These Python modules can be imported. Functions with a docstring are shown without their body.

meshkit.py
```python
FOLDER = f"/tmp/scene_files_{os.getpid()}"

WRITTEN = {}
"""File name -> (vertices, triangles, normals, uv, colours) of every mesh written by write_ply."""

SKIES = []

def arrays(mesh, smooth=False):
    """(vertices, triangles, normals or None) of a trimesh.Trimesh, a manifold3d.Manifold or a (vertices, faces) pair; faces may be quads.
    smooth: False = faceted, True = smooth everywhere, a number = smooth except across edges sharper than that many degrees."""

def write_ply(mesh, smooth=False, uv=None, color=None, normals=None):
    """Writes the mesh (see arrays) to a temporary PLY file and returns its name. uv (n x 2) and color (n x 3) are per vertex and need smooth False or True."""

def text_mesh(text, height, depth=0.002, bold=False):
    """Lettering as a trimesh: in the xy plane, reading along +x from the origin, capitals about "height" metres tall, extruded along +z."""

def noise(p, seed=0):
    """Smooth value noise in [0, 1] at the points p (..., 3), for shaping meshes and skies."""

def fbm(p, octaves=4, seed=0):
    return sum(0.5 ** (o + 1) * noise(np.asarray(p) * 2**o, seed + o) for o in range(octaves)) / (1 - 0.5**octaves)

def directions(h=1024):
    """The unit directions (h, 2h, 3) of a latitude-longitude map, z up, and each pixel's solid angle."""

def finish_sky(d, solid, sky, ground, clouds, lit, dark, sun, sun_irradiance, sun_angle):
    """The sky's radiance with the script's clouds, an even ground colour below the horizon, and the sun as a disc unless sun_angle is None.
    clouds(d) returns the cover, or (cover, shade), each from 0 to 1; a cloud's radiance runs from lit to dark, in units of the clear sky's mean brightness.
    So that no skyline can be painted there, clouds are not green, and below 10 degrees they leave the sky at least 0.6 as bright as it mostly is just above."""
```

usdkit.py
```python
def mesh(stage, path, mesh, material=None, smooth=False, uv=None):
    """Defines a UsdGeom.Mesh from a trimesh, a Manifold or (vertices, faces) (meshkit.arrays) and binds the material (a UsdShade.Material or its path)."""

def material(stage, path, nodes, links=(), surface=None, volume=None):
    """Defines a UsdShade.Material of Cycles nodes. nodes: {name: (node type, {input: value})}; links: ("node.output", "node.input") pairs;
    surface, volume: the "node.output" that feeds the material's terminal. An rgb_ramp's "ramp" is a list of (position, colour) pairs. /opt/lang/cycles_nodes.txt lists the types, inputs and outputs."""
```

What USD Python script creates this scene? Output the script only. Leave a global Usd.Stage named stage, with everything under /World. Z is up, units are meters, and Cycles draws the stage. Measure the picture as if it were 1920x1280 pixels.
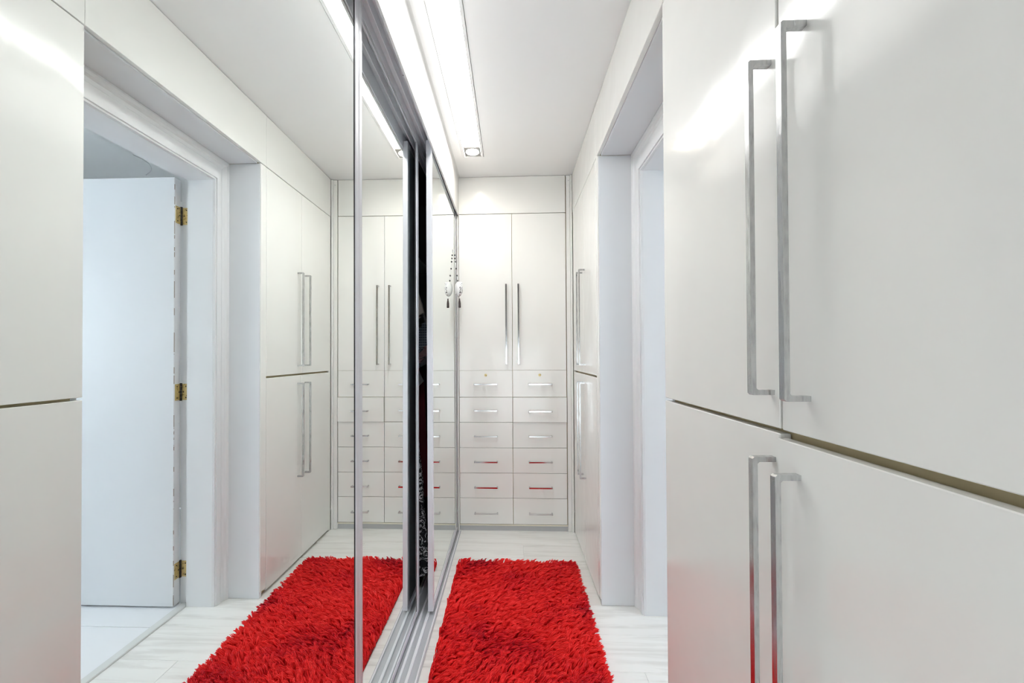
import math, random
import numpy as np, trimesh
import usdkit, meshkit
from shapely.geometry import Polygon, box as sbox
from pxr import Usd, UsdGeom, UsdLux, UsdShade, Sdf, Gf, Vt

stage = Usd.Stage.CreateInMemory()
UsdGeom.SetStageUpAxis(stage, UsdGeom.Tokens.z)
UsdGeom.SetStageMetersPerUnit(stage, 1.0)
UsdGeom.Xform.Define(stage, '/World')
random.seed(4)
RNG = np.random.default_rng(11)

# ------------------------------------------------------------------ camera
CAM_H = 1.22
F_PX, PITCH, YAW, ROLL, CX, CY = 790.0, .0079, -.043, -.0056, 924.4, 659.7
cam = UsdGeom.Camera.Define(stage, '/World/camera')
HA = 36.0
cam.CreateHorizontalApertureAttr(HA)
cam.CreateVerticalApertureAttr(24.0)
cam.CreateFocalLengthAttr(HA * F_PX / 1920)
cam.CreateHorizontalApertureOffsetAttr((960 - CX) / 1920 * HA)
cam.CreateVerticalApertureOffsetAttr((CY - 640) / 1280 * 24.0)
cam.CreateClippingRangeAttr(Gf.Vec2f(.05, 100))
cp, sp, cy_, sy_, cr, sr = math.cos(PITCH), math.sin(PITCH), math.cos(YAW), math.sin(YAW), math.cos(ROLL), math.sin(ROLL)
fw = np.array([sy_ * cp, cy_ * cp, sp]); rt0 = np.array([cy_, -sy_, 0]); up0 = np.cross(rt0, fw)
rt, up = rt0 * cr + up0 * sr, up0 * cr - rt0 * sr
cam.AddTransformOp().Set(Gf.Matrix4d(*rt, 0, *up, 0, *(-fw), 0, 0, 0, CAM_H, 1))
EXPOSURE = 0.56
cam.CreateExposureAttr(EXPOSURE)

# ------------------------------------------------------------------ daylight outside the neighbouring room's window
sky = UsdLux.DomeLight.Define(stage, '/World/sky')
sky.CreateIntensityAttr(3.3)
sky.CreateColorAttr(Gf.Vec3f(.82, .905, 1.0))
LAMP = 18.0      # fluorescent diffuser of the corridor
SPOT = 150.0     # halogen bulb at the end of the fixture

# ------------------------------------------------------------------ helpers
USED = {}


def numbered(parent, name):
    k = (parent, name)
    n = USED.get(k, 0)
    USED[k] = n + 1
    return f'{parent}/{name}' if n == 0 else f'{parent}/{name}_{n:03d}'


class T:
    """A thing, or a part that may carry sub-parts."""
    def __init__(s, path, loc):
        s.path, s.loc = path, np.asarray(loc, float)


def tag(prim, label=None, cat=None, group=None, kind=None):
    for k, v in (('label', label), ('category', cat), ('group', group), ('kind', kind)):
        if v:
            prim.SetCustomDataByKey(k, v)


def thing(name, label, cat, loc=(0, 0, 0), group=None, kind=None):
    path = numbered('/World', name)
    x = UsdGeom.Xform.Define(stage, path)
    x.AddTranslateOp().Set(Gf.Vec3d(*map(float, loc)))
    tag(x.GetPrim(), label, cat, group, kind)
    return T(path, loc)


def part(par, name, mesh, m, label=None, smooth=False, kind=None):
    """mesh is in world coordinates; written relative to its thing"""
    path = numbered(par.path, name)
    if isinstance(mesh, (list, tuple)):
        mesh = trimesh.util.concatenate(mesh)
    g = mesh.copy(); g.apply_translation(-par.loc)
    p = usdkit.mesh(stage, path, g, M[m], smooth=smooth)
    tag(p.GetPrim(), label, None, None, kind)
    return T(path, par.loc)


def solo(name, mesh, m, label, cat, smooth=False, kind=None, group=None):
    """a thing that is one mesh, or a plain piece of the setting"""
    if isinstance(mesh, (list, tuple)):
        mesh = trimesh.util.concatenate(mesh)
    path = numbered('/World', name)
    p = usdkit.mesh(stage, path, mesh, M[m], smooth=smooth)
    tag(p.GetPrim(), label, cat, group, kind)
    return T(path, (0, 0, 0))


def B(x0, x1, y0, y1, z0, z1, r=0.0):
    """box with chamfered edges"""
    c = np.array([(x0 + x1) / 2, (y0 + y1) / 2, (z0 + z1) / 2]); h = np.abs(np.array([x1 - x0, y1 - y0, z1 - z0])) / 2
    if r <= 0:
        m = trimesh.creation.box(2 * h); m.apply_translation(c); return m
    r = min(r, .45 * h.min())
    pts = []
    for s in np.array(np.meshgrid([-1, 1], [-1, 1], [-1, 1])).T.reshape(-1, 3):
        for a in range(3):
            d = h - r; d[a] = h[a]
            pts.append(s * d + c)
    return trimesh.convex.convex_hull(np.array(pts))


def cyl(p, q, r, n=20):
    return trimesh.creation.cylinder(radius=r, segment=[p, q], sections=n)


def prism(poly, a, b, plane):
    """shapely polygon extruded from a to b; plane 'xy','xz','yz' gives the polygon's axes"""
    m = trimesh.creation.extrude_polygon(poly, b - a)
    v = m.vertices.copy(); o = np.zeros_like(v)
    i = {'x': 0, 'y': 1, 'z': 2}
    u, w = i[plane[0]], i[plane[1]]; e = 3 - u - w
    o[:, u], o[:, w], o[:, e] = v[:, 0], v[:, 1], v[:, 2] + a
    g = trimesh.Trimesh(o, m.faces, process=False)
    if g.volume < 0:
        g.invert()
    return g


def lathe(profile, origin, n=32, axis='z'):
    m = trimesh.creation.revolve(np.array(profile, float), sections=n)
    if axis == 'y':
        m.apply_transform(trimesh.transformations.rotation_matrix(math.pi / 2, [1, 0, 0]))
    m.apply_translation(origin)
    return m


def tube(pts, r, sides=8):
    p = np.asarray(pts, float)
    t = np.gradient(p, axis=0); t /= np.linalg.norm(t, axis=1, keepdims=True)
    a = np.cross(t, np.where(np.abs(t[:, 2:]) < .9, [0, 0, 1.], [1., 0, 0])); a /= np.linalg.norm(a, axis=1, keepdims=True)
    b = np.cross(t, a); an = np.arange(sides) * 2 * np.pi / sides
    v = p[:, None] + r * (np.cos(an)[None, :, None] * a[:, None] + np.sin(an)[None, :, None] * b[:, None])
    n = len(p); f = []
    for i in range(n - 1):
        for j in range(sides):
            k = (j + 1) % sides
            f += [[i * sides + j, (i + 1) * sides + k, i * sides + k], [i * sides + j, (i + 1) * sides + j, (i + 1) * sides + k]]
    v = np.vstack([v.reshape(-1, 3), p[:1], p[-1:]])
    for j in range(sides):
        k = (j + 1) % sides
        f += [[n * sides, j, k], [n * sides + 1, (n - 1) * sides + k, (n - 1) * sides + j]]
    g = trimesh.Trimesh(v, f, process=False)
    if g.volume < 0:
        g.invert()
    return g


# ------------------------------------------------------------------ materials
M = {}


def mat(name, nodes, links=(), surface='p.BSDF'):
    M[name] = usdkit.material(stage, '/World/Looks/' + name, nodes, links, surface=surface)


def plain(name, color, rough=.5, **kw):
    mat(name, {'p': ('principled_bsdf', dict(base_color=color, roughness=rough, **kw))})


def lacquer(name, color, rough, wav=.012):
    """glossy lacquer with a faint orange-peel relief"""
    mat(name, {'g': ('geometry', {}), 'n': ('noise_texture', {'scale': 9.0, 'detail': 1.0}),
               'b': ('bump', {'strength': .25, 'distance': wav}),
               'p': ('principled_bsdf', dict(base_color=color, roughness=rough, specular_ior_level=.5))},
        [('g.position', 'n.vector'), ('n.fac', 'b.height'), ('b.normal', 'p.normal')])


lacquer('white_lacquer', (.905, .90, .868), .13, .004)
plain('yellowed_edge', (.60, .50, .30), .55)
plain('cream_rail', (.82, .78, .66), .5)
plain('carcass_white', (.84, .84, .82), .4)
plain('pale_laminate', (.82, .835, .86), .35)
plain('ceiling_paint', (.92, .92, .915), .9)
plain('wall_paint', (.90, .895, .88), .8)
plain('bulkhead_paint', (.80, .795, .78), .7)
plain('spot_grey', (.34, .34, .34), .4)
plain('track_bed', (.58, .59, .62), .4, metallic=.25)
plain('back_paint', (.36, .33, .30), .7)
plain('trim_paint', (.86, .865, .875), .35)
plain('grey_plinth', (.55, .56, .57), .4)
plain('aluminium', (.86, .86, .89), .45, metallic=.1)
plain('bright_aluminium', (.70, .70, .735), .42, metallic=.25)
plain('dark_gasket', (.03, .03, .035), .6)
plain('black_plastic', (.02, .02, .02), .5)
plain('tube_glow_frame', (.88, .88, .88), .5)
plain('dark_wardrobe', (.05, .052, .058), .6)
plain('tile_white', (.90, .91, .93), .25)
plain('threshold_grey', (.72, .73, .715), .4)
plain('window_white', (.85, .85, .85), .4)
mat('glass_pane', {'f': ('fresnel', {'IOR': 1.45}), 't': ('transparent_bsdf', {'color': (.97, .98, .98)}),
                   'g': ('glossy_bsdf', {'color': (1, 1, 1), 'roughness': 0.0}), 'm': ('mix_closure', {})},
    [('f.fac', 'm.fac'), ('t.BSDF', 'm.closure1'), ('g.BSDF', 'm.closure2')], surface='m.closure')
mat('frosted_pane', {'t': ('translucent_bsdf', {'color': (.54, .535, .52)})}, surface='t.BSDF')
mat('mirror_silver', {'g': ('glossy_bsdf', {'color': (.915, .94, .925), 'roughness': 0.0})}, surface='g.BSDF')
# dusty dark paint on the backs of the mirrors
mat('mirror_back', {'g': ('geometry', {}), 'n': ('noise_texture', {'scale': 260.0, 'detail': 2.0}),
                    'r': ('rgb_ramp', {'ramp': [(0, (.20, .245, .26)), (.66, (.22, .265, .28)), (.74, (.5, .54, .55)), (1, (.6, .62, .62))]}),
                    'p': ('principled_bsdf', {'roughness': .5})},
    [('g.position', 'n.vector'), ('n.fac', 'r.fac'), ('r.color', 'p.base_color')])
# chrome with satin wear
mat('chrome', {'g': ('geometry', {}), 'm': ('mapping', {'scale': (160., 160., 30.)}), 'n': ('noise_texture', {'scale': 1.0, 'detail': 3.0}),
               'r': ('map_range', {'from_min': .3, 'from_max': .75, 'to_min': .12, 'to_max': .22}),
               'p': ('principled_bsdf', {'base_color': (.57, .575, .58), 'metallic': 1.0})},
    [('g.position', 'm.vector'), ('m.vector', 'n.vector'), ('n.fac', 'r.value'), ('r.result', 'p.roughness')])
plain('polished_chrome', (.66, .66, .67), .09, metallic=1.0)
mat('brass', {'g': ('geometry', {}), 'n': ('noise_texture', {'scale': 90.0, 'detail': 3.0}),
              'r': ('rgb_ramp', {'ramp': [(0, (.16, .12, .05)), (.34, (.36, .27, .11)), (.42, (.74, .60, .30)), (1, (.80, .67, .36))]}),
              'p': ('principled_bsdf', {'roughness': .35, 'metallic': .7})},
    [('g.position', 'n.vector'), ('n.fac', 'r.fac'), ('r.color', 'p.base_color')])
plain('dark_iron', (.05, .045, .04), .5, metallic=.6)
# white-washed laminate planks, grain runs along x
for i, (c0, c1) in enumerate((((.82, .805, .77), (.935, .925, .895)), ((.84, .825, .79), (.945, .935, .905)), ((.80, .785, .75), (.92, .91, .88)))):
    mat(f'white_plank_{i}', {'g': ('geometry', {}), 'm': ('mapping', {'scale': (2.0, 26., 1.), 'location': (i * 7.3, i * 3.1, 0)}),
                             'n': ('noise_texture', {'scale': 1.0, 'detail': 6.0, 'roughness': .62, 'distortion': .6}),
                             'r': ('rgb_ramp', {'ramp': [(0, c0), (.36, c0), (.50, c1), (1, c1)]}),
                             'p': ('principled_bsdf', {'roughness': .32})},
        [('g.position', 'm.vector'), ('m.vector', 'n.vector'), ('n.fac', 'r.fac'), ('r.color', 'p.base_color')])
# white painted door whose hinge-side arris is chipped
mat('door_paint', {'g': ('geometry', {}), 's': ('separate_xyz', {}), 'lt': ('math', {'math_type': 'less_than', 'value2': .8026}),
                   'm': ('mapping', {'scale': (1., 1., 17.)}), 'n': ('noise_texture', {'scale': 1.0, 'detail': 4.0}), 'gt': ('math', {'math_type': 'greater_than', 'value2': .53}),
                   'y': ('math', {'math_type': 'less_than', 'value2': 1.9895}), 'a': ('math', {'math_type': 'multiply'}), 'b': ('math', {'math_type': 'multiply'}),
                   'x': ('mix', {'color1': (.84, .85, .87), 'color2': (.38, .33, .29)}), 'p': ('principled_bsdf', {'roughness': .4})},
    [('g.position', 's.vector'), ('s.x', 'lt.value1'), ('s.y', 'y.value1'), ('g.position', 'm.vector'), ('m.vector', 'n.vector'), ('n.fac', 'gt.value1'),
     ('lt.value', 'a.value1'), ('y.value', 'a.value2'), ('a.value', 'b.value1'), ('gt.value', 'b.value2'), ('b.value', 'x.fac'), ('x.color', 'p.base_color')])
mat('lamp_glow', {'e': ('emission', {'color': (.995, .99, .975), 'strength': LAMP})}, surface='e.emission')
mat('bulb_glow', {'e': ('emission', {'color': (1.0, .90, .76), 'strength': SPOT})}, surface='e.emission')
# rug yarn: red with dyed variation
mat('rug_yarn', {'g': ('geometry', {}), 'n': ('noise_texture', {'scale': 70.0, 'detail': 2.0}), 'n2': ('noise_texture', {'scale': 3.2, 'detail': 3.0}),
                 'r': ('rgb_ramp', {'ramp': [(0, (.10, .001, .010)), (.33, (.26, .002, .014)), (.43, (.76, .010, .022)), (.54, (.98, .030, .030)), (1, (1.0, .055, .045))]}),
                 'x': ('math', {'math_type': 'multiply_add', 'value2': .72}), 'h': ('math', {'math_type': 'multiply', 'value2': .30}),
                 'p': ('principled_bsdf', {'roughness': .42, 'specular_ior_level': .22}), 'tl': ('translucent_bsdf', {}), 'mx': ('mix_closure', {'fac': .18})},
    [('g.position', 'n.vector'), ('g.position', 'n2.vector'), ('n.fac', 'h.value1'), ('n2.fac', 'x.value1'), ('h.value', 'x.value3'), ('x.value', 'r.fac'), ('r.color', 'p.base_color'), ('r.color', 'tl.color'), ('p.BSDF', 'mx.closure1'), ('tl.BSDF', 'mx.closure2')], surface='mx.closure')
plain('rug_backing', (.16, .004, .008), .9)
# fabrics of the wardrobe


def fabric(name, c):
    mat(name, {'g': ('geometry', {}), 'n': ('noise_texture', {'scale': 300.0}), 'r': ('rgb_ramp', {'ramp': [(0, tuple(.75 * v for v in c)), (1, c)]}), 'p': ('principled_bsdf', {'roughness': .85})},
        [('g.position', 'n.vector'), ('n.fac', 'r.fac'), ('r.color', 'p.base_color')])


def striped(name, c1, c2, sx, sz):
    """woven stripes (sx = 0) or plaid"""
    mat(name, {'g': ('geometry', {}), 's': ('separate_xyz', {}), 'za': ('math', {'math_type': 'multiply', 'value2': sz}), 'zf': ('math', {'math_type': 'fraction'}), 'zl': ('math', {'math_type': 'less_than', 'value2': .4}),
               'xa': ('math', {'math_type': 'multiply', 'value2': sx}), 'xf': ('math', {'math_type': 'fraction'}), 'xl': ('math', {'math_type': 'less_than', 'value2': .25 if sx else -5.}),
               'mx': ('math', {'math_type': 'maximum'}), 'c': ('mix', {'color1': c1, 'color2': c2}), 'p': ('principled_bsdf', {'roughness': .85})},
        [('g.position', 's.vector'), ('s.z', 'za.value1'), ('za.value', 'zf.value1'), ('zf.value', 'zl.value1'), ('s.x', 'xa.value1'), ('xa.value', 'xf.value1'), ('xf.value', 'xl.value1'),
         ('zl.value', 'mx.value1'), ('xl.value', 'mx.value2'), ('mx.value', 'c.fac'), ('c.color', 'p.base_color')])


fabric('taupe_cloth', (.42, .38, .35))
fabric('charcoal_cloth', (.05, .05, .055))
fabric('grey_cloth', (.36, .35, .36))
fabric('maroon_cloth', (.16, .01, .02))
fabric('navy_cloth', (.035, .04, .06))
striped('plaid_cloth', (.09, .11, .16), (.26, .30, .37), 85., 70.)
striped('pink_cloth', (.62, .30, .32), (.78, .62, .62), 0., 110.)
mat('printed_cloth', {'g': ('geometry', {}), 'v': ('voronoi_texture', {'scale': 26.0}), 'n': ('noise_texture', {'scale': 22.0, 'detail': 2.0, 'distortion': 2.0}),
                      'r': ('rgb_ramp', {'ramp': [(0, (.02, .02, .025)), (.50, (.02, .02, .025)), (.53, (.75, .75, .77)), (.58, (.75, .75, .77)), (.61, (.03, .03, .035)), (1, (.03, .03, .035))]}),
                      'p': ('principled_bsdf', {'roughness': .8})},
    [('g.position', 'n.vector'), ('n.fac', 'r.fac'), ('r.color', 'p.base_color')])
# pendant
mat('pendant_cloth', {'g': ('geometry', {}), 's': ('separate_xyz', {}), 'v': ('noise_texture', {'scale': 130.0, 'detail': 1.0, 'distortion': 1.0}),
                      'k': ('math', {'math_type': 'greater_than', 'value2': .60}), 'h': ('math', {'math_type': 'greater_than', 'value2': -.3395}), 'm': ('math', {'math_type': 'multiply'}),
                      'c': ('mix', {'color1': (.86, .86, .86), 'color2': (.10, .10, .11)}), 'p': ('principled_bsdf', {'roughness': .8})},
    [('g.position', 'v.vector'), ('v.fac', 'k.value1'), ('g.position', 's.vector'), ('s.x', 'h.value1'), ('k.value', 'm.value1'), ('h.value', 'm.value2'), ('m.value', 'c.fac'), ('c.color', 'p.base_color')])
plain('bead_grey', (.10, .10, .105), .3)
plain('tassel_brown', (.07, .055, .055), .8)
plain('cord_white', (.75, .75, .75), .8)

# ------------------------------------------------------------------ measures (metres; camera over the origin, looking along +y)
BX = .4274            # faces of the cabinets on the right
YN, YF = 1.1907, 2.129   # far edge of the near cabinet, near edge of the far cabinet's doors
D = 2.931             # faces of the end cabinet
H = 2.467             # ceiling
ZF = 2.2015           # underside of the panels over the door
BACKY, ENDY = -1.1, 3.32
LX = -1.10            # wardrobe back

# ------------------------------------------------------------------ the setting
fl = thing('floor', None, None, (0, 0, 0), kind='structure')
part(fl, 'screed', B(-1.14, .789, BACKY - .04, ENDY + .05, -.06, -.010), 'carcass_white')
rows = []
y = 1.65
while y > BACKY: y -= .215
pi = 0
while y < 3.3:
    cuts = [-1.12, -.20 + .9 * ((pi * 37) % 10) / 10 - .45, .7505]
    if abs(y - 1.435) < .02: cuts[1] = .505
    if cuts[1] > .55: cuts[1] -= .5
    y1 = min(y + .215, 3.31)
    for a, b in zip(cuts[:-1], cuts[1:]):
        part(fl, 'plank', B(a + .0003, b - .0003, y + .0003, y1 - .0003, -.010, 0, .0008), f'white_plank_{pi % 3}')
        pi += 1
    y += .215

# ceiling with the slot of the light fixture
LX0, LX1, LY0, LY1 = -.297, -.165, .90, 2.632
solo('ceiling', [B(-1.14, LX0 - .002, BACKY - .04, ENDY + .05, H, H + .12), B(LX1 + .002, .80, BACKY - .04, ENDY + .05, H, H + .12),
                 B(LX0 - .002, LX1 + .002, BACKY - .04, LY0 - .002, H, H + .12), B(LX0 - .002, LX1 + .002, LY1 + .002, ENDY + .05, H, H + .12)], 'ceiling_paint', None, None, kind='structure')
# wall on the right, with the doorway (rough opening 1.195..2.045, to 2.12)
WX0, WX1 = .622, .752
solo('wall_right', [B(WX0, WX1, BACKY, 1.20, 0, H), B(WX0, WX1, 2.045, ENDY, 0, H), B(WX0, WX1, 1.20, 2.045, 2.115, H)], 'wall_paint', None, None, kind='structure')
solo('wall_end', B(-1.14, .80, ENDY, ENDY + .05, 0, H), 'wall_paint', None, None, kind='structure')
VX0, VX1, VZ0, VZ1 = -.34, .60, .06, 1.38
solo('wall_back', [B(-1.14, VX0, BACKY - .04, BACKY, 0, H), B(VX1, .80, BACKY - .04, BACKY, 0, H), B(VX0, VX1, BACKY - .04, BACKY, 0, VZ0), B(VX0, VX1, BACKY - .04, BACKY, VZ1, H)], 'back_paint', None, None, kind='structure')
w2 = thing('window_2', None, None, ((VX0 + VX1) / 2, BACKY - .02, VZ0), kind='structure')
part(w2, 'window_frame', [B(VX0, VX0 + .04, BACKY - .035, BACKY - .005, VZ0, VZ1, .003), B(VX1 - .04, VX1, BACKY - .035, BACKY - .005, VZ0, VZ1, .003),
                         B(VX0 + .04, VX1 - .04, BACKY - .035, BACKY - .005, VZ0, VZ0 + .04, .003), B(VX0 + .04, VX1 - .04, BACKY - .035, BACKY - .005, VZ1 - .04, VZ1, .003)], 'window_white')
part(w2, 'pane', B(VX0 + .04, VX1 - .04, BACKY - .023, BACKY - .018, VZ0 + .04, VZ1 - .04), 'frosted_pane')
solo('wall_left', [B(-1.14, LX, .1, ENDY, 0, H), B(-1.14, -.36, BACKY, .10, 0, H)], 'wall_paint', None, None, kind='structure')
# bulkhead over the sliding doors, with a soft upper corner
arc = [(-.362 + .012 - .012 * math.cos(t), H - .012 + .012 * math.sin(t)) for t in np.linspace(0, math.pi / 2, 7)]
poly = Polygon([(-.362, 2.2015), (-.368, 2.2015), (-.368, 2.30), (-.46, 2.30), (-.46, H), (arc[-1][0], H)] + arc[::-1][1:])
solo('trim_1', prism(poly, .10, ENDY, 'xz'), 'bulkhead_paint', None, None, kind='structure')

# ---- doorway: jamb, casing, stop, threshold, leaf, hinges
dr = thing('door_1', None, None, (.70, 2.005, 0), kind='structure')
JI, JO, JT = 2.005, 1.225, 2.085


def jamb_profile(y0, y1, step):   # far jamb and near jamb (mirrored)
    return Polygon([(.622, y1), (.622, y0), (.751, y0), (.751, step), (.800, step), (.800, y1)])


part(dr, 'jamb', prism(jamb_profile(JI, 2.045, 2.031), 0, JT + .03, 'xy'), 'trim_paint')
part(dr, 'jamb', prism(Polygon([(.622, 1.20), (.622, JO), (.751, JO), (.751, 1.215), (.800, 1.215), (.800, 1.20)]), 0, JT + .03, 'xy'), 'trim_paint')
part(dr, 'head_jamb', prism(Polygon([(.622, 2.115), (.622, JT), (.751, JT), (.751, 2.100), (.800, 2.100), (.800, 2.115)]), JO, JI, 'xz'), 'trim_paint')
# stepped casing on the corridor side
part(dr, 'casing', prism(Polygon([(.622, 2.041), (.604, 2.041), (.606, 2.013), (.612, 2.0125), (.613, 2.007), (.622, 2.0055)]), 0, 2.153, 'xy'), 'trim_paint')
part(dr, 'casing', prism(Polygon([(.622, 1.192), (.604, 1.192), (.606, 1.217), (.612, 1.2175), (.613, 1.223), (.622, 1.2245)]), 0, 2.153, 'xy'), 'trim_paint')
part(dr, 'head_casing', prism(Polygon([(.622, 2.152), (.604, 2.152), (.606, 2.096), (.612, 2.0955), (.613, 2.088), (.622, 2.0860)]), 1.2175, 2.0125, 'xz'), 'trim_paint')
lf = part(dr, 'door_leaf', B(.801, 1.575, 1.986, 2.026, .008, 2.093, .002), 'door_paint')
for (z0, z1) in ((1.873, 1.957), (1.0035, 1.0835), (.133, .211)):
    zc, hh = (z0 + z1) / 2, z1 - z0
    pl = B(.767, .7965, 2.0285, 2.0312, z0, z1, .0006); pl2 = B(.7995, .8015, 1.992, 2.0275, z0, z1, .0006)
    hg = part(dr, 'hinge', [pl, pl2], 'brass', 'brass butt hinge')
    kn = [cyl((.7985, 2.0265, z0 - .004 + i * (hh + .008) / 5 + .0008), (.7985, 2.0265, z0 - .004 + (i + 1) * (hh + .008) / 5 - .0008), .0052, 14) for i in range(5)]
    part(hg, 'knuckle', kn, 'dark_iron', 'dark hinge pin')
    sc = [cyl((.7745 + .012 * (k % 2), 2.0282, z0 + .012 + k * (hh - .024) / 2), (.7745 + .012 * (k % 2), 2.0300, z0 + .012 + k * (hh - .024) / 2), .0032, 10) for k in range(3)] + \
         [cyl((.7990, 2.004 + .012 * (k % 2), z0 + .012 + k * (hh - .024) / 2), (.8005, 2.004 + .012 * (k % 2), z0 + .012 + k * (hh - .024) / 2), .0032, 10) for k in range(3)]
    part(hg, 'screw', sc, 'dark_iron')
solo('trim_2', B(.7505, .7895, 1.226, 2.030, -.008, .006, .003), 'threshold_grey', None, None, kind='structure')

# ---- neighbouring room seen through the doorway by way of the mirror
RX1, RY0, RY1 = 3.6, -.5, 3.3
f2 = thing('floor', None, None, (0, 0, 0), kind='structure')
part(f2, 'screed', B(.79, RX1, RY0, RY1, -.06, -.010), 'carcass_white')
ys = [RY0, .045, .645, 1.245, 1.845, 2.445, RY1]; xs = [.79, 1.39, 1.99, 2.59, 3.19, RX1]
for a, b in zip(xs[:-1], xs[1:]):
    for c, d in zip(ys[:-1], ys[1:]):
        part(f2, 'tile', B(a + .0012, b - .0012, c + .0012, d - .0012, -.010, 0, .001), 'tile_white')
solo('ceiling', B(.80, RX1 + .1, RY0 - .1, RY1 + .1, H, H + .12), 'ceiling_paint', None, None, kind='structure')
solo('wall_room_far', B(.752, RX1, RY1, RY1 + .1, 0, H), 'wall_paint', None, None, kind='structure')
solo('wall_room_near', B(.752, RX1, RY0 - .1, RY0, 0, H), 'wall_paint', None, None, kind='structure')
WY0, WY1, WZ0, WZ1 = -.05, 1.5, .95, 2.1
solo('wall_room_outer', [B(RX1, RX1 + .1, RY0 - .1, WY0, 0, H), B(RX1, RX1 + .1, WY1, RY1 + .1, 0, H), B(RX1, RX1 + .1, WY0, WY1, 0, WZ0), B(RX1, RX1 + .1, WY0, WY1, WZ1, H)], 'wall_paint', None, None, kind='structure')
WYM = (WY0 + WY1) / 2
wn = thing('window_1', None, None, (RX1 + .05, WYM, WZ0), kind='structure')
part(wn, 'window_frame', [B(RX1 + .02, RX1 + .07, WY0, WY0 + .05, WZ0, WZ1, .003), B(RX1 + .02, RX1 + .07, WY1 - .05, WY1, WZ0, WZ1, .003), B(RX1 + .02, RX1 + .07, WYM - .025, WYM + .025, WZ0 + .05, WZ1 - .05, .003),
                         B(RX1 + .02, RX1 + .07, WY0 + .05, WY1 - .05, WZ0, WZ0 + .05, .003), B(RX1 + .02, RX1 + .07, WY0 + .05, WY1 - .05, WZ1 - .05, WZ1, .003)], 'window_white')
part(wn, 'pane', B(RX1 + .042, RX1 + .048, WY0 + .05, WYM - .025, WZ0 + .05, WZ1 - .05), 'glass_pane')
part(wn, 'pane', B(RX1 + .042, RX1 + .048, WYM + .025, WY1 - .05, WZ0 + .05, WZ1 - .05), 'glass_pane')
an = np.linspace(0, 1, 14)
solo('loose_wire', tube(np.stack([1.66 - .20 * np.sin(an * 2.0), 2.79 - .30 * an, H - .004 - .05 * an * (1.15 - an)], 1), .0022, 6), 'cord_white', 'thin curled loose wire on the ceiling of the room beyond the door', 'wire', smooth=40)

# ------------------------------------------------------------------ handles


def bar_handle(cx, cy, cz, L, axis, face, proj, w, t, base):
    """square bar bent into two feet. axis: 'x'|'y'|'z' the bar runs along; face: which way it stands off ('-x' or '-y'); base: coordinate of the door face"""
    r = .003
    o = Polygon([(-L / 2, -.0006), (-L / 2, proj - r), (-L / 2 + r, proj), (L / 2 - r, proj), (L / 2, proj - r), (L / 2, -.0006), (L / 2 - t, -.0006), (L / 2 - t, proj - t - r), (L / 2 - t - r, proj - t), (-L / 2 + t + r, proj - t), (-L / 2 + t, proj - t - r), (-L / 2 + t, -.0006)])
    m = trimesh.creation.extrude_polygon(o, w); m.apply_translation((0, 0, -w / 2))
    v = m.vertices.copy(); out = np.zeros_like(v); i = {'x': 0, 'y': 1, 'z': 2}
    a = i[axis]; s = i[face[1]]; e = 3 - a - s
    out[:, a] = v[:, 0] + (cx, cy, cz)[a]; out[:, s] = base - v[:, 1]; out[:, e] = v[:, 2] + (cx, cy, cz)[e]
    g = trimesh.Trimesh(out, m.faces)
    if g.volume < 0: g.invert()
    return g


# ------------------------------------------------------------------ near cabinet on the right
DT = .018


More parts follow.
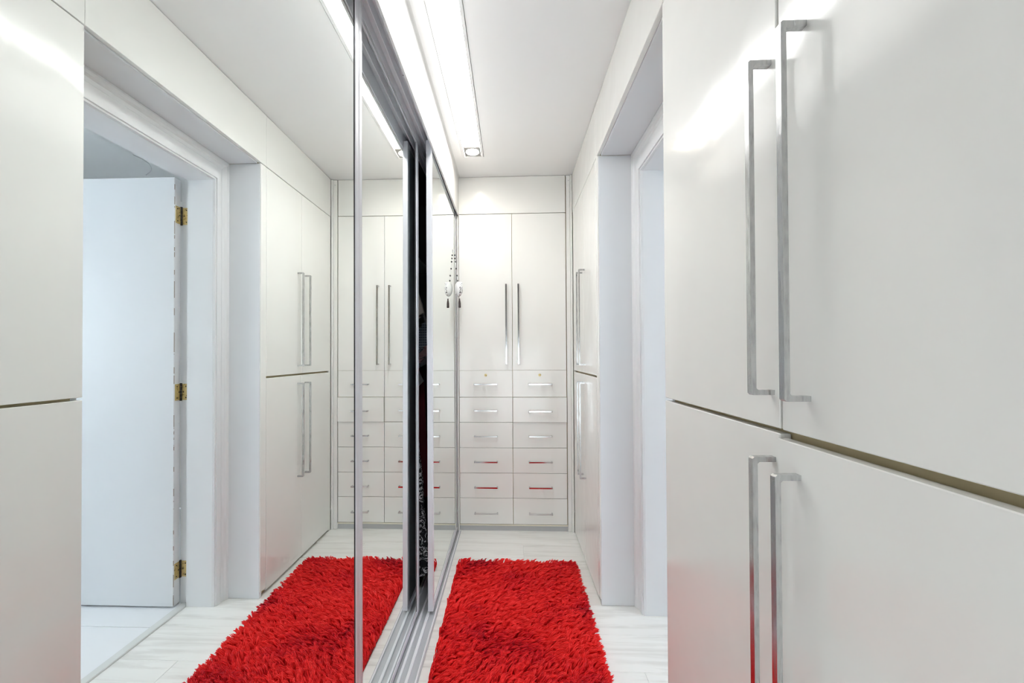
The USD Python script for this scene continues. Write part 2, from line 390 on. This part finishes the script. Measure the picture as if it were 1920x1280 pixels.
def side_doors(cab, doors, names='door'):
    for (y0, y1, z0, z1, off, hy, hz) in doors:
        d = part(cab, 'door', B(BX - off, BX - off + DT, y0, y1, z0, z1, .0014), 'white_lacquer')
        if hy is not None:
            part(d, 'handle', bar_handle(0, hy, *(hz if isinstance(hz, tuple) else (hz, .5565)), 'z', '-x', .037, .012, .008, BX - off), 'chrome', 'chrome bar handle')


cb = thing('tall_cabinet', 'tall glossy white cabinet nearest on the right, with four long chrome bar handles', 'cabinet', (BX, .69, 0))
part(cb, 'carcass', [B(BX + .0195, .618, .19, YN, .04, H - .003), B(BX + .04, .618, .19, YN - .004, 0, .04)], 'yellowed_edge', 'yellowed carcass behind the doors')
part(cb, 'end_panel', B(BX + DT + .0006, .6035, YN - .0182, YN - .0002, .001, ZF - .004, .001), 'pale_laminate')
side_doors(cb, [(.6915, YN, 1.1005, ZF - .004, 0, .7095, (1.4268, .5475)), (.195, .6855, 1.0995, ZF - .004, 0, .6265, (1.4256, .5485)),
                (.6915, YN, .045, 1.0925, 0, .7085, (.7755, .5545)), (.195, .6875, .045, 1.0865, .0065, .6395, (.7655, .5545))])
part(cb, 'top_panel', B(BX, BX + DT, .195, 1.1915, ZF, H - .002, .0012), 'white_lacquer')

# ------------------------------------------------------------------ panel over the doorway
fp = thing('overdoor_panel', 'white glossy panel with grey underside bridging the two cabinets above the doorway', 'panel', (BX, 1.66, ZF))
part(fp, 'fascia', B(BX, BX + DT, 1.1925, 2.1255, ZF, H - .002, .0012), 'white_lacquer')
part(fp, 'soffit', B(BX + DT + .0005, .618, 1.1925, 2.079, ZF - .0065, ZF + .011, .0008), 'pale_laminate', 'grey underside board')
part(fp, 'moulding', prism(Polygon([(.590, 2.1945), (.596, 2.1945), (.6215, 2.1945), (.6215, 2.1535), (.6055, 2.1535), (.602, 2.168), (.594, 2.176), (.590, 2.187)]), 1.1925, 2.0775, 'xz'), 'trim_paint')

# ------------------------------------------------------------------ far cabinet on the right
fc = thing('tall_cabinet', 'narrower glossy white cabinet in the far right corner, beside the drawer cabinet', 'cabinet', (BX, 2.5, 0))
part(fc, 'carcass', [B(BX + .0195, .618, 2.0985, 2.925, .04, H - .003), B(BX + .022, .618, 2.10, 2.9, 0, .04)], 'yellowed_edge', 'yellowed carcass behind the doors')
part(fc, 'end_panel', B(.4325, .6215, 2.0785, 2.0983, .001, ZF - .007, .001), 'pale_laminate', 'bluish white side panel')
part(fc, 'corner_moulding', prism(Polygon([(.590, 2.0783), (.594, 2.066), (.601, 2.058), (.6055, 2.0445), (.6215, 2.0440), (.6215, 2.0783)]), .001, ZF - .0075, 'xy'), 'trim_paint')
part(fc, 'filler_strip', B(BX, BX + DT, 2.0805, YF - .001, .030, ZF - .004, .0014), 'white_lacquer')
side_doors(fc, [(YF + .001, 2.4992, 1.1155, ZF - .004, 0, 2.456, 1.4375), (2.5008, 2.889, 1.1155, ZF - .004, 0, 2.544, 1.4375),
                (YF + .001, 2.4992, .016, 1.1055, 0, 2.456, .7830), (2.5008, 2.889, .016, 1.1055, 0, 2.544, .7830)])
part(fc, 'filler_strip', B(BX + .002, BX + DT, 2.8905, 2.9195, .001, ZF - .0015, .0010), 'white_lacquer')
part(fc, 'top_panel', B(BX, BX + DT, 2.1265, 2.9195, ZF, H - .002, .0012), 'white_lacquer')

# ------------------------------------------------------------------ end cabinet with drawers
ec = thing('drawer_cabinet', 'white cabinet filling the end wall, two tall doors over twelve drawers', 'cabinet', (0, D, 0))
XL, XS, XR = -.3634, .0088, .3816
part(ec, 'carcass', [B(XL - .012, XR + .006, D + .0195, ENDY - .005, .037, H - .003), B(XL - .012, XR + .003, D + .004, D + .0195, .037, .0470, .001)][:1], 'yellowed_edge', 'yellowed carcass edges')
part(ec, 'bottom_rail', B(XL - .012, XR + .003, D + .002, D + .0194, .037, .0470, .001), 'cream_rail', 'cream bottom rail')
part(ec, 'plinth', B(XL - .010, .44, D + .012, D + .030, 0, .037), 'grey_plinth', 'grey plinth strip')
part(ec, 'top_panel', B(XL + .0015, XR - .0015, D, D + DT, 2.2085, H - .002, .0012), 'white_lacquer')
for (x0, x1, hx) in ((XL + .0012, XS - .0012, -.0332), (XS + .0012, XR - .0012, .0517)):
    d = part(ec, 'door', B(x0, x1, D, D + DT, 1.1158, 2.2045, .0012), 'white_lacquer')
    part(d, 'handle', bar_handle(hx, 0, 1.4343, .5565, 'z', '-y', .034, .011, .008, D), 'chrome', 'chrome bar handle')
zz = [1.1148, .9293, .7546, .5775, .4021, .229, .0502]
hz = [1.0193, .8377, .6596, .4834, .3075, .128]
for (x0, x1, hx) in ((XL + .0012, XS - .0013, -.1783), (XS + .0013, XR - .0012, .1983)):
    for i in range(6):
        out = .011 if (i == 1 and hx > 0) else 0.0
        d = part(ec, 'drawer', B(x0, x1, D - out, D - out + DT, zz[i + 1] + (.0012 if i < 5 else 0), zz[i] - (.0012 if i else .0), .0011), 'white_lacquer')
        if out:
            part(ec, 'drawer_box', B(x0 + .02, x1 - .02, D - out + DT, D + .0195, zz[i + 1] + .02, zz[i] - .03), 'carcass_white')
        part(d, 'handle', bar_handle(hx, 0, hz[i] - (.004 if out else 0), .163, 'x', '-y', .030, .0085, .0085, D - out), 'polished_chrome', 'chrome bar handle')
        if i == 0:
            lx = -.178 if hx < 0 else .197
            k = part(d, 'lock', lathe([(0, .004), (.0055, .004), (.006, .0025), (.0095, .002), (.010, -.001), (0, -.001)], (lx, D, 1.082), 28, 'y'), 'brass', 'round brass lock')
            part(k, 'keyhole', B(lx - .0007, lx + .0007, D - .0044, D - .0035, 1.079, 1.085), 'dark_iron', 'dark key slot')
part(ec, 'filler_strip', B(XR + .0040, .4120, D - .001, D + DT, .001, H - .003, .0012), 'white_lacquer')
part(ec, 'filler_strip', B(.4123, .4268, D - .010, D + DT, .001, H - .003, .0012), 'white_lacquer')
part(ec, 'filler_strip', B(-.3755, XL - .0015, D - .002, D + DT, .001, 2.20, .001), 'carcass_white')
part(ec, 'screw_cap', cyl((.402, D - .0025, 2.428), (.402, D + .002, 2.428), .003, 12), 'grey_plinth')

# ------------------------------------------------------------------ mirrored sliding doors
def lean(mesh, r, t, yc):
    if isinstance(mesh, list): mesh = trimesh.util.concatenate(mesh)
    m = mesh.copy(); v = m.vertices.copy(); v[:, 0] += r * (v[:, 1] - yc) + t * (v[:, 2] - 1.2); m.vertices = v
    return m


def sliding_door(label, x, y0, y1, z0, z1, r, t, yc, sw=.052, near=True, far=True):
    """x: mirror surface. Frame of slim aluminium stiles and rails, mirror, dark painted back."""
    d = thing('mirrored_sliding_door', label, 'sliding door', (x, (y0 + y1) / 2, z0), 'mirrored sliding doors')
    L = lambda m: lean(m, r, t, yc)
    th = .0213
    prof = lambda a, b, s: Polygon([(x - th, a), (x - th, b), (x + .0010, b), (x + .0030, b - .003 if s > 0 else b), (x + .0030, (a + b) / 2 + .004), (x + .0018, (a + b) / 2 + .002), (x + .0018, (a + b) / 2 - .002), (x + .0030, (a + b) / 2 - .004), (x + .0030, a + .003), (x + .0010, a)])
    part(d, 'stile', L(prism(prof(y0, y0 + sw, 1), z0, z1, 'xy')), 'bright_aluminium', 'aluminium stile')
    part(d, 'stile', L(prism(prof(y1 - sw, y1, 1), z0, z1, 'xy')), 'bright_aluminium', 'aluminium stile')
    part(d, 'rail', L(B(x - th, x + .0022, y0 + sw, y1 - sw, z0, z0 + .022, .001)), 'bright_aluminium', 'aluminium rail')
    part(d, 'rail', L(B(x - th, x + .0022, y0 + sw, y1 - sw, z1 - .022, z1, .001)), 'bright_aluminium', 'aluminium rail')
    part(d, 'mirror', L(B(x - .005, x, y0 + sw, y1 - sw, z0 + .022, z1 - .022)), 'mirror_silver', 'clear mirror panel')
    part(d, 'back_board', L(B(x - th + .001, x - .0055, y0 + sw, y1 - sw, z0 + .022, z1 - .022)), 'mirror_back', 'dark dusty back of the mirror')
    part(d, 'gasket', L([B(x, x + .0012, y0 + sw, y0 + sw + .003, z0 + .022, z1 - .022), B(x, x + .0012, y1 - sw - .003, y1 - sw, z0 + .022, z1 - .022)]), 'dark_gasket', 'dark gasket line')
    return d


sliding_door('nearest mirrored sliding door, filling the left side of the picture', -.4136, .165, 1.1535, .022, 2.2405, -.0032, .0017, .7)
sliding_door('middle mirrored sliding door, set furthest back, left of the dark gap', -.4432, 1.01, 1.996, .014, 2.2405, .001, .0022, 1.5, .052)
sliding_door('far mirrored sliding door, right of the dark gap and touching the end wall', -.3772, 1.9725, 2.922, .020, 2.2405, -.0041, 0, 2.4, .030)

# floor track and ceiling track
ft = thing('floor_track', 'ribbed aluminium floor track under the mirrored doors', 'track', (-.41, 1.55, 0))
part(ft, 'base_plate', B(-.478, -.354, .12, 2.928, 0, .0035, .001), 'track_bed')
for x0, x1, h in ((-.4705, -.4665, .013), (-.4325, -.4235, .0125), (-.4025, -.3915, .0125), (-.3660, -.3590, .010)):
    part(ft, 'rib', B(x0, x1, .12, 2.926, .0035, h, .0015), 'aluminium')
ct = thing('ceiling_track', 'ribbed aluminium top track the mirrored doors hang in', 'track', (-.42, 1.55, 2.25))
part(ct, 'base_plate', B(-.475, -.3685, .12, 2.93, 2.275, 2.2995), 'aluminium')
for x0, x1, z in ((-.4745, -.471, 2.232), (-.4395, -.4375, 2.236), (-.4085, -.4055, 2.236), (-.3735, -.3690, 2.208)):
    part(ct, 'rib', B(x0, x1, .12, 2.928, z, 2.275, .0008), 'aluminium')
part(ct, 'screw', cyl((-.398, 1.56, 2.2735), (-.398, 1.56, 2.276), .003, 12), 'dark_iron', 'dark screw head')

# ------------------------------------------------------------------ wardrobe interior behind the doors
wr = thing('wardrobe', 'dark wardrobe interior with shelf and rod behind the mirrored doors', 'wardrobe', (-.8, 1.5, 0))
part(wr, 'back_panel', B(LX + .001, LX + .016, .12, 2.93, .012, 2.29), 'dark_wardrobe')
part(wr, 'side_panel', B(LX + .016, -.49, .102, .12, .012, 2.29), 'dark_wardrobe')
part(wr, 'side_panel', B(LX + .016, -.49, 2.93, 2.948, .012, 2.29), 'dark_wardrobe')
part(wr, 'base', B(LX + .016, -.49, .12, 2.93, .001, .012), 'dark_wardrobe')
part(wr, 'shelf', B(LX + .016, -.56, .12, 2.93, 1.80, 1.82, .001), 'grey_cloth', 'grey shelf')
part(wr, 'roof', B(LX + .016, -.49, .12, 2.93, 2.27, 2.29), 'dark_wardrobe')
part(wr, 'clothes_rod', cyl((-.79, .12, 1.735), (-.79, 2.93, 1.735), .012), 'chrome', 'chrome clothes rod', smooth=40)


CLOTHES = 'clothes hanging in the wardrobe'


def garment(name, label, cat, m, y, xf, ztop, zhem, flare=0.0, thick=.030, sleeve=True, seed=0):
    """hangs square to the rod; only its front edge shows through the gap"""
    xb = -.79
    w = xf - xb
    pr = [(xb - .19, zhem + .01), (xb - .19, ztop - .10), (xb - .05, ztop), (xb + .05, ztop), (xb + w * .55, ztop - .05), (xb + w * .86, ztop - .12)]
    if sleeve:
        pr += [(xf - .002, ztop - .26), (xf, max(ztop - .52, zhem + .05)), (xb + w * .80, max(ztop - .55, zhem + .02))]
    pr += [(xf - .02 + flare, zhem + .03), (xf - .05 + flare, zhem)]
    pg = Polygon(pr).buffer(0)
    g = prism(pg, y - thick / 2, y + thick / 2, 'xz')
    g = g.subdivide_to_size(.035)
    v = g.vertices.copy()
    nz = meshkit.fbm(np.stack([v[:, 0] * 9 + seed * 5.1, v[:, 1] * 0 + seed, v[:, 2] * 4], 1))
    v[:, 1] += .020 * nz
    v[:, 0] += .012 * np.asarray(meshkit.fbm(np.stack([v[:, 2] * 9, v[:, 1] * 12, v[:, 2] * 0 + seed], 1)))
    g.vertices = v
    t = thing(name, label, cat, (xb, y, zhem), CLOTHES)
    part(t, 'fabric', g, m, smooth=50)
    hk = [(xb, y, ztop - .005), (xb, y, 1.752), (xb + .008, y, 1.766), (xb + .018, y, 1.756)]
    part(t, 'hanger', tube(np.array(hk), .0025, 6), 'chrome')
    return t


garment('hanging_shirt', 'taupe shirt hanging uppermost in the dark gap between the mirrors', 'shirt', 'taupe_cloth', 2.235, -.470, 1.715, 1.40, seed=1)
garment('hanging_shirt', 'black shirt hanging in the gap just behind the taupe shirt', 'shirt', 'charcoal_cloth', 2.315, -.485, 1.66, 1.36, seed=2)
garment('hanging_shirt', 'grey blue plaid shirt hanging in the gap between the mirrors', 'shirt', 'plaid_cloth', 2.395, -.484, 1.62, 1.235, seed=3)
garment('hanging_shirt', 'pink and white striped shirt hem showing below the plaid shirt in the gap', 'shirt', 'pink_cloth', 2.465, -.500, 1.60, 1.175, seed=4)
garment('hanging_shirt', 'plain grey shirt hanging lowest behind the pink striped one', 'shirt', 'grey_cloth', 2.535, -.520, 1.69, 1.035, seed=5)
garment('hanging_coat', 'long dark maroon coat low in the gap behind the printed dress', 'coat', 'maroon_cloth', 2.61, -.545, 1.60, .34, flare=.05, sleeve=False, seed=6)
garment('hanging_dress', 'long black and white printed dress reaching the floor of the gap', 'dress', 'printed_cloth', 2.18, -.515, 1.60, .075, flare=.10, sleeve=False, seed=7)
garment('hanging_coat', 'long navy coat deep inside the gap behind the shirts', 'coat', 'navy_cloth', 2.69, -.54, 1.70, .50, sleeve=False, seed=8)

# ------------------------------------------------------------------ recessed light fixture
lt = thing('recessed_light', 'long recessed ceiling light strip with a square spotlight at its far end', 'ceiling light', ((LX0 + LX1) / 2, 1.94, H))
part(lt, 'trim_frame', [B(LX0, LX0 + .012, LY0, LY1, H - .003, H + .06, .0008), B(LX1 - .013, LX1, LY0, LY1, H - .003, H + .06, .0008), B(LX0 + .012, LX1 - .013, LY0, LY0 + .012, H - .003, H + .06, .0008), B(LX0 + .012, LX1 - .013, LY1 - .006, LY1, H - .003, H + .06, .0008)], 'tube_glow_frame')
part(lt, 'housing', B(LX0 + .002, LX1 - .002, LY0 + .002, LY1 - .002, H + .0602, H + .075), 'tube_glow_frame')
part(lt, 'partition', B(LX0 + .0125, LX1 - .0135, 2.505, 2.513, H + .0005, H + .06), 'tube_glow_frame')
part(lt, 'diffuser', B(-.283, -.180, LY0 + .014, 2.504, H + .034, H + .037), 'lamp_glow', 'glowing white diffuser')
sx0, sx1, sy0, sy1 = -.2785, -.1815, 2.519, 2.624
sc_ = ((sx0 + sx1) / 2, (sy0 + sy1) / 2)
sq = sbox(sx0, sy0, sx1, sy1).difference(Polygon([(sc_[0] + .041 * math.cos(a), sc_[1] + .043 * math.sin(a)) for a in np.linspace(0, 2 * math.pi, 40)[:-1]]))
sp_ = part(lt, 'spotlight', prism(sq, H + .001, H + .008, 'xy'), 'spot_grey', 'square grey spotlight frame')
part(sp_, 'reflector', lathe([(.024, .030), (.034, .012), (.0405, .004), (.0415, .004), (.036, .014), (.026, .032)], (sc_[0], sc_[1], H + .005), 36), 'bright_aluminium', 'ringed reflector', smooth=40)
part(sp_, 'gimbal_ring', trimesh.creation.torus(.0345, .0018, major_sections=40, minor_sections=8, transform=trimesh.transformations.translation_matrix((sc_[0], sc_[1], H + .003))), 'dark_iron', 'dark gimbal ring', smooth=60)
part(sp_, 'bulb', lathe([(0, -.003), (.012, -.0015), (.021, .004), (.0235, .012), (.0235, .022), (0, .022)], (sc_[0], sc_[1], H + .012), 32), 'bulb_glow', 'glowing bulb', smooth=50)

# ------------------------------------------------------------------ hanging pendant in the corner
pd = thing('hanging_pendant', 'small white stuffed pendant on a beaded string hanging in the far left corner', 'ornament', (-.345, 2.78, 1.9157))
cord = np.array([(-.3722, 2.78, 1.9157), (-.3700, 2.78, 1.886), (-.3655, 2.78, 1.842), (-.3560, 2.78, 1.75), (-.3530, 2.78, 1.712)])
part(pd, 'cord', tube(cord, .0011, 6), 'cord_white')
part(pd, 'hook', B(-.3745, -.3695, 2.774, 2.786, 1.905, 1.925, .001), 'bright_aluminium')
for (x, z) in ((-.3699, 1.8861), (-.3682, 1.8644), (-.3658, 1.8427), (-.3625, 1.7966), (-.3563, 1.7507), (-.3533, 1.7165)):
    s = trimesh.creation.icosphere(2, .0052); s.apply_scale((1, 1, 1.1)); s.apply_translation((x, 2.78, z))
    part(pd, 'bead', s, 'bead_grey', smooth=60)
s = trimesh.creation.icosphere(4, 1.0); v = s.vertices.copy()
prof = np.interp(v[:, 2], [-1, -.8, -.3, .3, .8, 1], [.10, .46, .92, 1.0, .82, .60])
rr = np.hypot(v[:, 0], v[:, 1]) + 1e-9
want = np.sqrt(np.clip(1 - np.abs(v[:, 2]) ** 2.3, 0, 1)) * np.interp(v[:, 2], [-1, -.5, .2, 1], [.80, .94, 1, 1])
v[:, 0] *= want / np.maximum(rr, .02) * np.minimum(rr / .02, 1); v[:, 1] *= want / np.maximum(rr, .02) * np.minimum(rr / .02, 1)
# two soft peaks like ears at the upper corners
for sx in (1,):
    dd = np.exp(-((v[:, 0] - sx * .75) ** 2 + (v[:, 2] - .85) ** 2) / .07)
    v[:, 2] += .20 * dd; v[:, 0] += sx * .14 * dd
v *= (.0275, .026, .049); v += (-.3445, 2.78, 1.660)
part(pd, 'body', trimesh.Trimesh(v, s.faces), 'pendant_cloth', 'white stuffed body with dark print', smooth=70)
part(pd, 'tassel', lathe([(0, .0325), (.0035, .032), (.0045, .027), (.003, .024), (.0050, .019), (.0075, .002), (.0085, -.026), (.0065, -.0285), (0, -.028)], (-.3400, 2.78, 1.5655), 18), 'tassel_brown', 'dark brown tassel', smooth=50)
part(pd, 'tail_cord', cyl((-.3405, 2.78, 1.5955), (-.3420, 2.78, 1.616), .0012, 6), 'cord_white')

# ------------------------------------------------------------------ shag rug
RX0, RXR, RYN, RYF = -.326, .356, .80, 2.455
rg = thing('shag_rug', 'long red shaggy rug lying along the corridor floor', 'rug', (0, 1.6, 0))
part(rg, 'backing', B(RX0 + .012, RXR - .012, RYN + .01, RYF - .012, .0008, .006, .002), 'rug_backing')
N = 72000
P = np.stack([RNG.uniform(RX0 + .003, RXR - .003, N), RNG.uniform(RYN + .003, RYF - .003, N)], 1)


def fb(x, y, z=0.0):
    return np.asarray(meshkit.fbm(np.stack([x, y, np.full_like(x, z)], 1)))


edge = .010 * fb(P[:, 1] * 9, P[:, 0] * 0, 3.)
keep = np.ones(N, bool)
keep &= ~((np.abs(P[:, 1] - (1.712 + .25 * (P[:, 0] - RX0))) < .010) & (P[:, 0] < RX0 + .035))       # the parted notch on the left edge
keep &= ~((P[:, 0] < RX0 + .006 + edge) | (P[:, 0] > RXR - .006 + edge))
keep &= ~(((P[:, 0] - (RXR - .03)) ** 2 + (P[:, 1] - (RYF - .03)) ** 2 > .03 ** 2) & (P[:, 0] > RXR - .03) & (P[:, 1] > RYF - .03))
P = P[keep]; N = len(P)
# tufts: strands are drawn together towards the nearest tuft centre, and each tuft leans with the nap
C = np.stack([RNG.uniform(RX0, RXR, 5200), RNG.uniform(RYN, RYF, 5200)], 1)
from scipy.spatial import cKDTree
dist, ci = cKDTree(C).query(P)
toC = C[ci] - P
ang = -1.35 + 1.7 * fb(C[:, 0] * 2.6, C[:, 1] * 2.6, 1.) + 1.5 * fb(C[:, 0] * 11, C[:, 1] * 11, 2.) + RNG.normal(0, .45, len(C))
mag = .022 + .016 * RNG.random(len(C))
tall = .013 + .021 * RNG.random(len(C)) + .008 * fb(C[:, 0] * 6, C[:, 1] * 6, 5.)
lean_xy = np.stack([np.cos(ang), np.sin(ang)], 1)[ci] * mag[ci][:, None] + RNG.normal(0, .0035, (N, 2))
ed = np.minimum.reduce([P[:, 0] - RX0, RXR - P[:, 0], RYF - P[:, 1]])
lean_xy *= np.clip(.35 + ed / .045, .35, 1)[:, None]
out = np.zeros((N, 2))
out[:, 0] += np.clip((.03 - (P[:, 0] - RX0)) / .03, 0, 1) * -.006 + np.clip((.03 - (RXR - P[:, 0])) / .03, 0, 1) * .006
out[:, 1] += np.clip((.03 - (RYF - P[:, 1])) / .03, 0, 1) * .012
ht = np.clip(tall[ci] + RNG.normal(0, .003, N), .010, .036)
ts = np.array([0, .3, .6, .85, 1.0])
pts = np.zeros((N, 5, 3))
for k, t in enumerate(ts):
    pull = .85 * t * (1 - .35 * t)
    pts[:, k, :2] = P + toC * pull + (lean_xy + out) * t ** 1.6
    pts[:, k, 2] = .006 + ht * (1 - (1 - t) ** 1.7) * 1.0 - .004 * t ** 3
wd = np.tile(np.array([.0028, .0030, .0026, .0018, .0007]), (N, 1)) * RNG.uniform(.8, 1.25, (N, 1))
pts -= rg.loc
cvs = UsdGeom.BasisCurves.Define(stage, rg.path + '/pile')
cvs.CreateTypeAttr('linear'); cvs.CreateWrapAttr('nonperiodic')
cvs.CreateCurveVertexCountsAttr(Vt.IntArray.FromNumpy(np.full(N, 5, np.int32)))
cvs.CreatePointsAttr(Vt.Vec3fArray.FromNumpy(pts.reshape(-1, 3).astype(np.float32)))
cvs.CreateWidthsAttr(Vt.FloatArray.FromNumpy(wd.reshape(-1).astype(np.float32))); cvs.SetWidthsInterpolation('vertex')
UsdShade.MaterialBindingAPI.Apply(cvs.GetPrim()).Bind(M['rug_yarn'])
tag(cvs.GetPrim(), 'red shag pile', None, None, 'stuff')
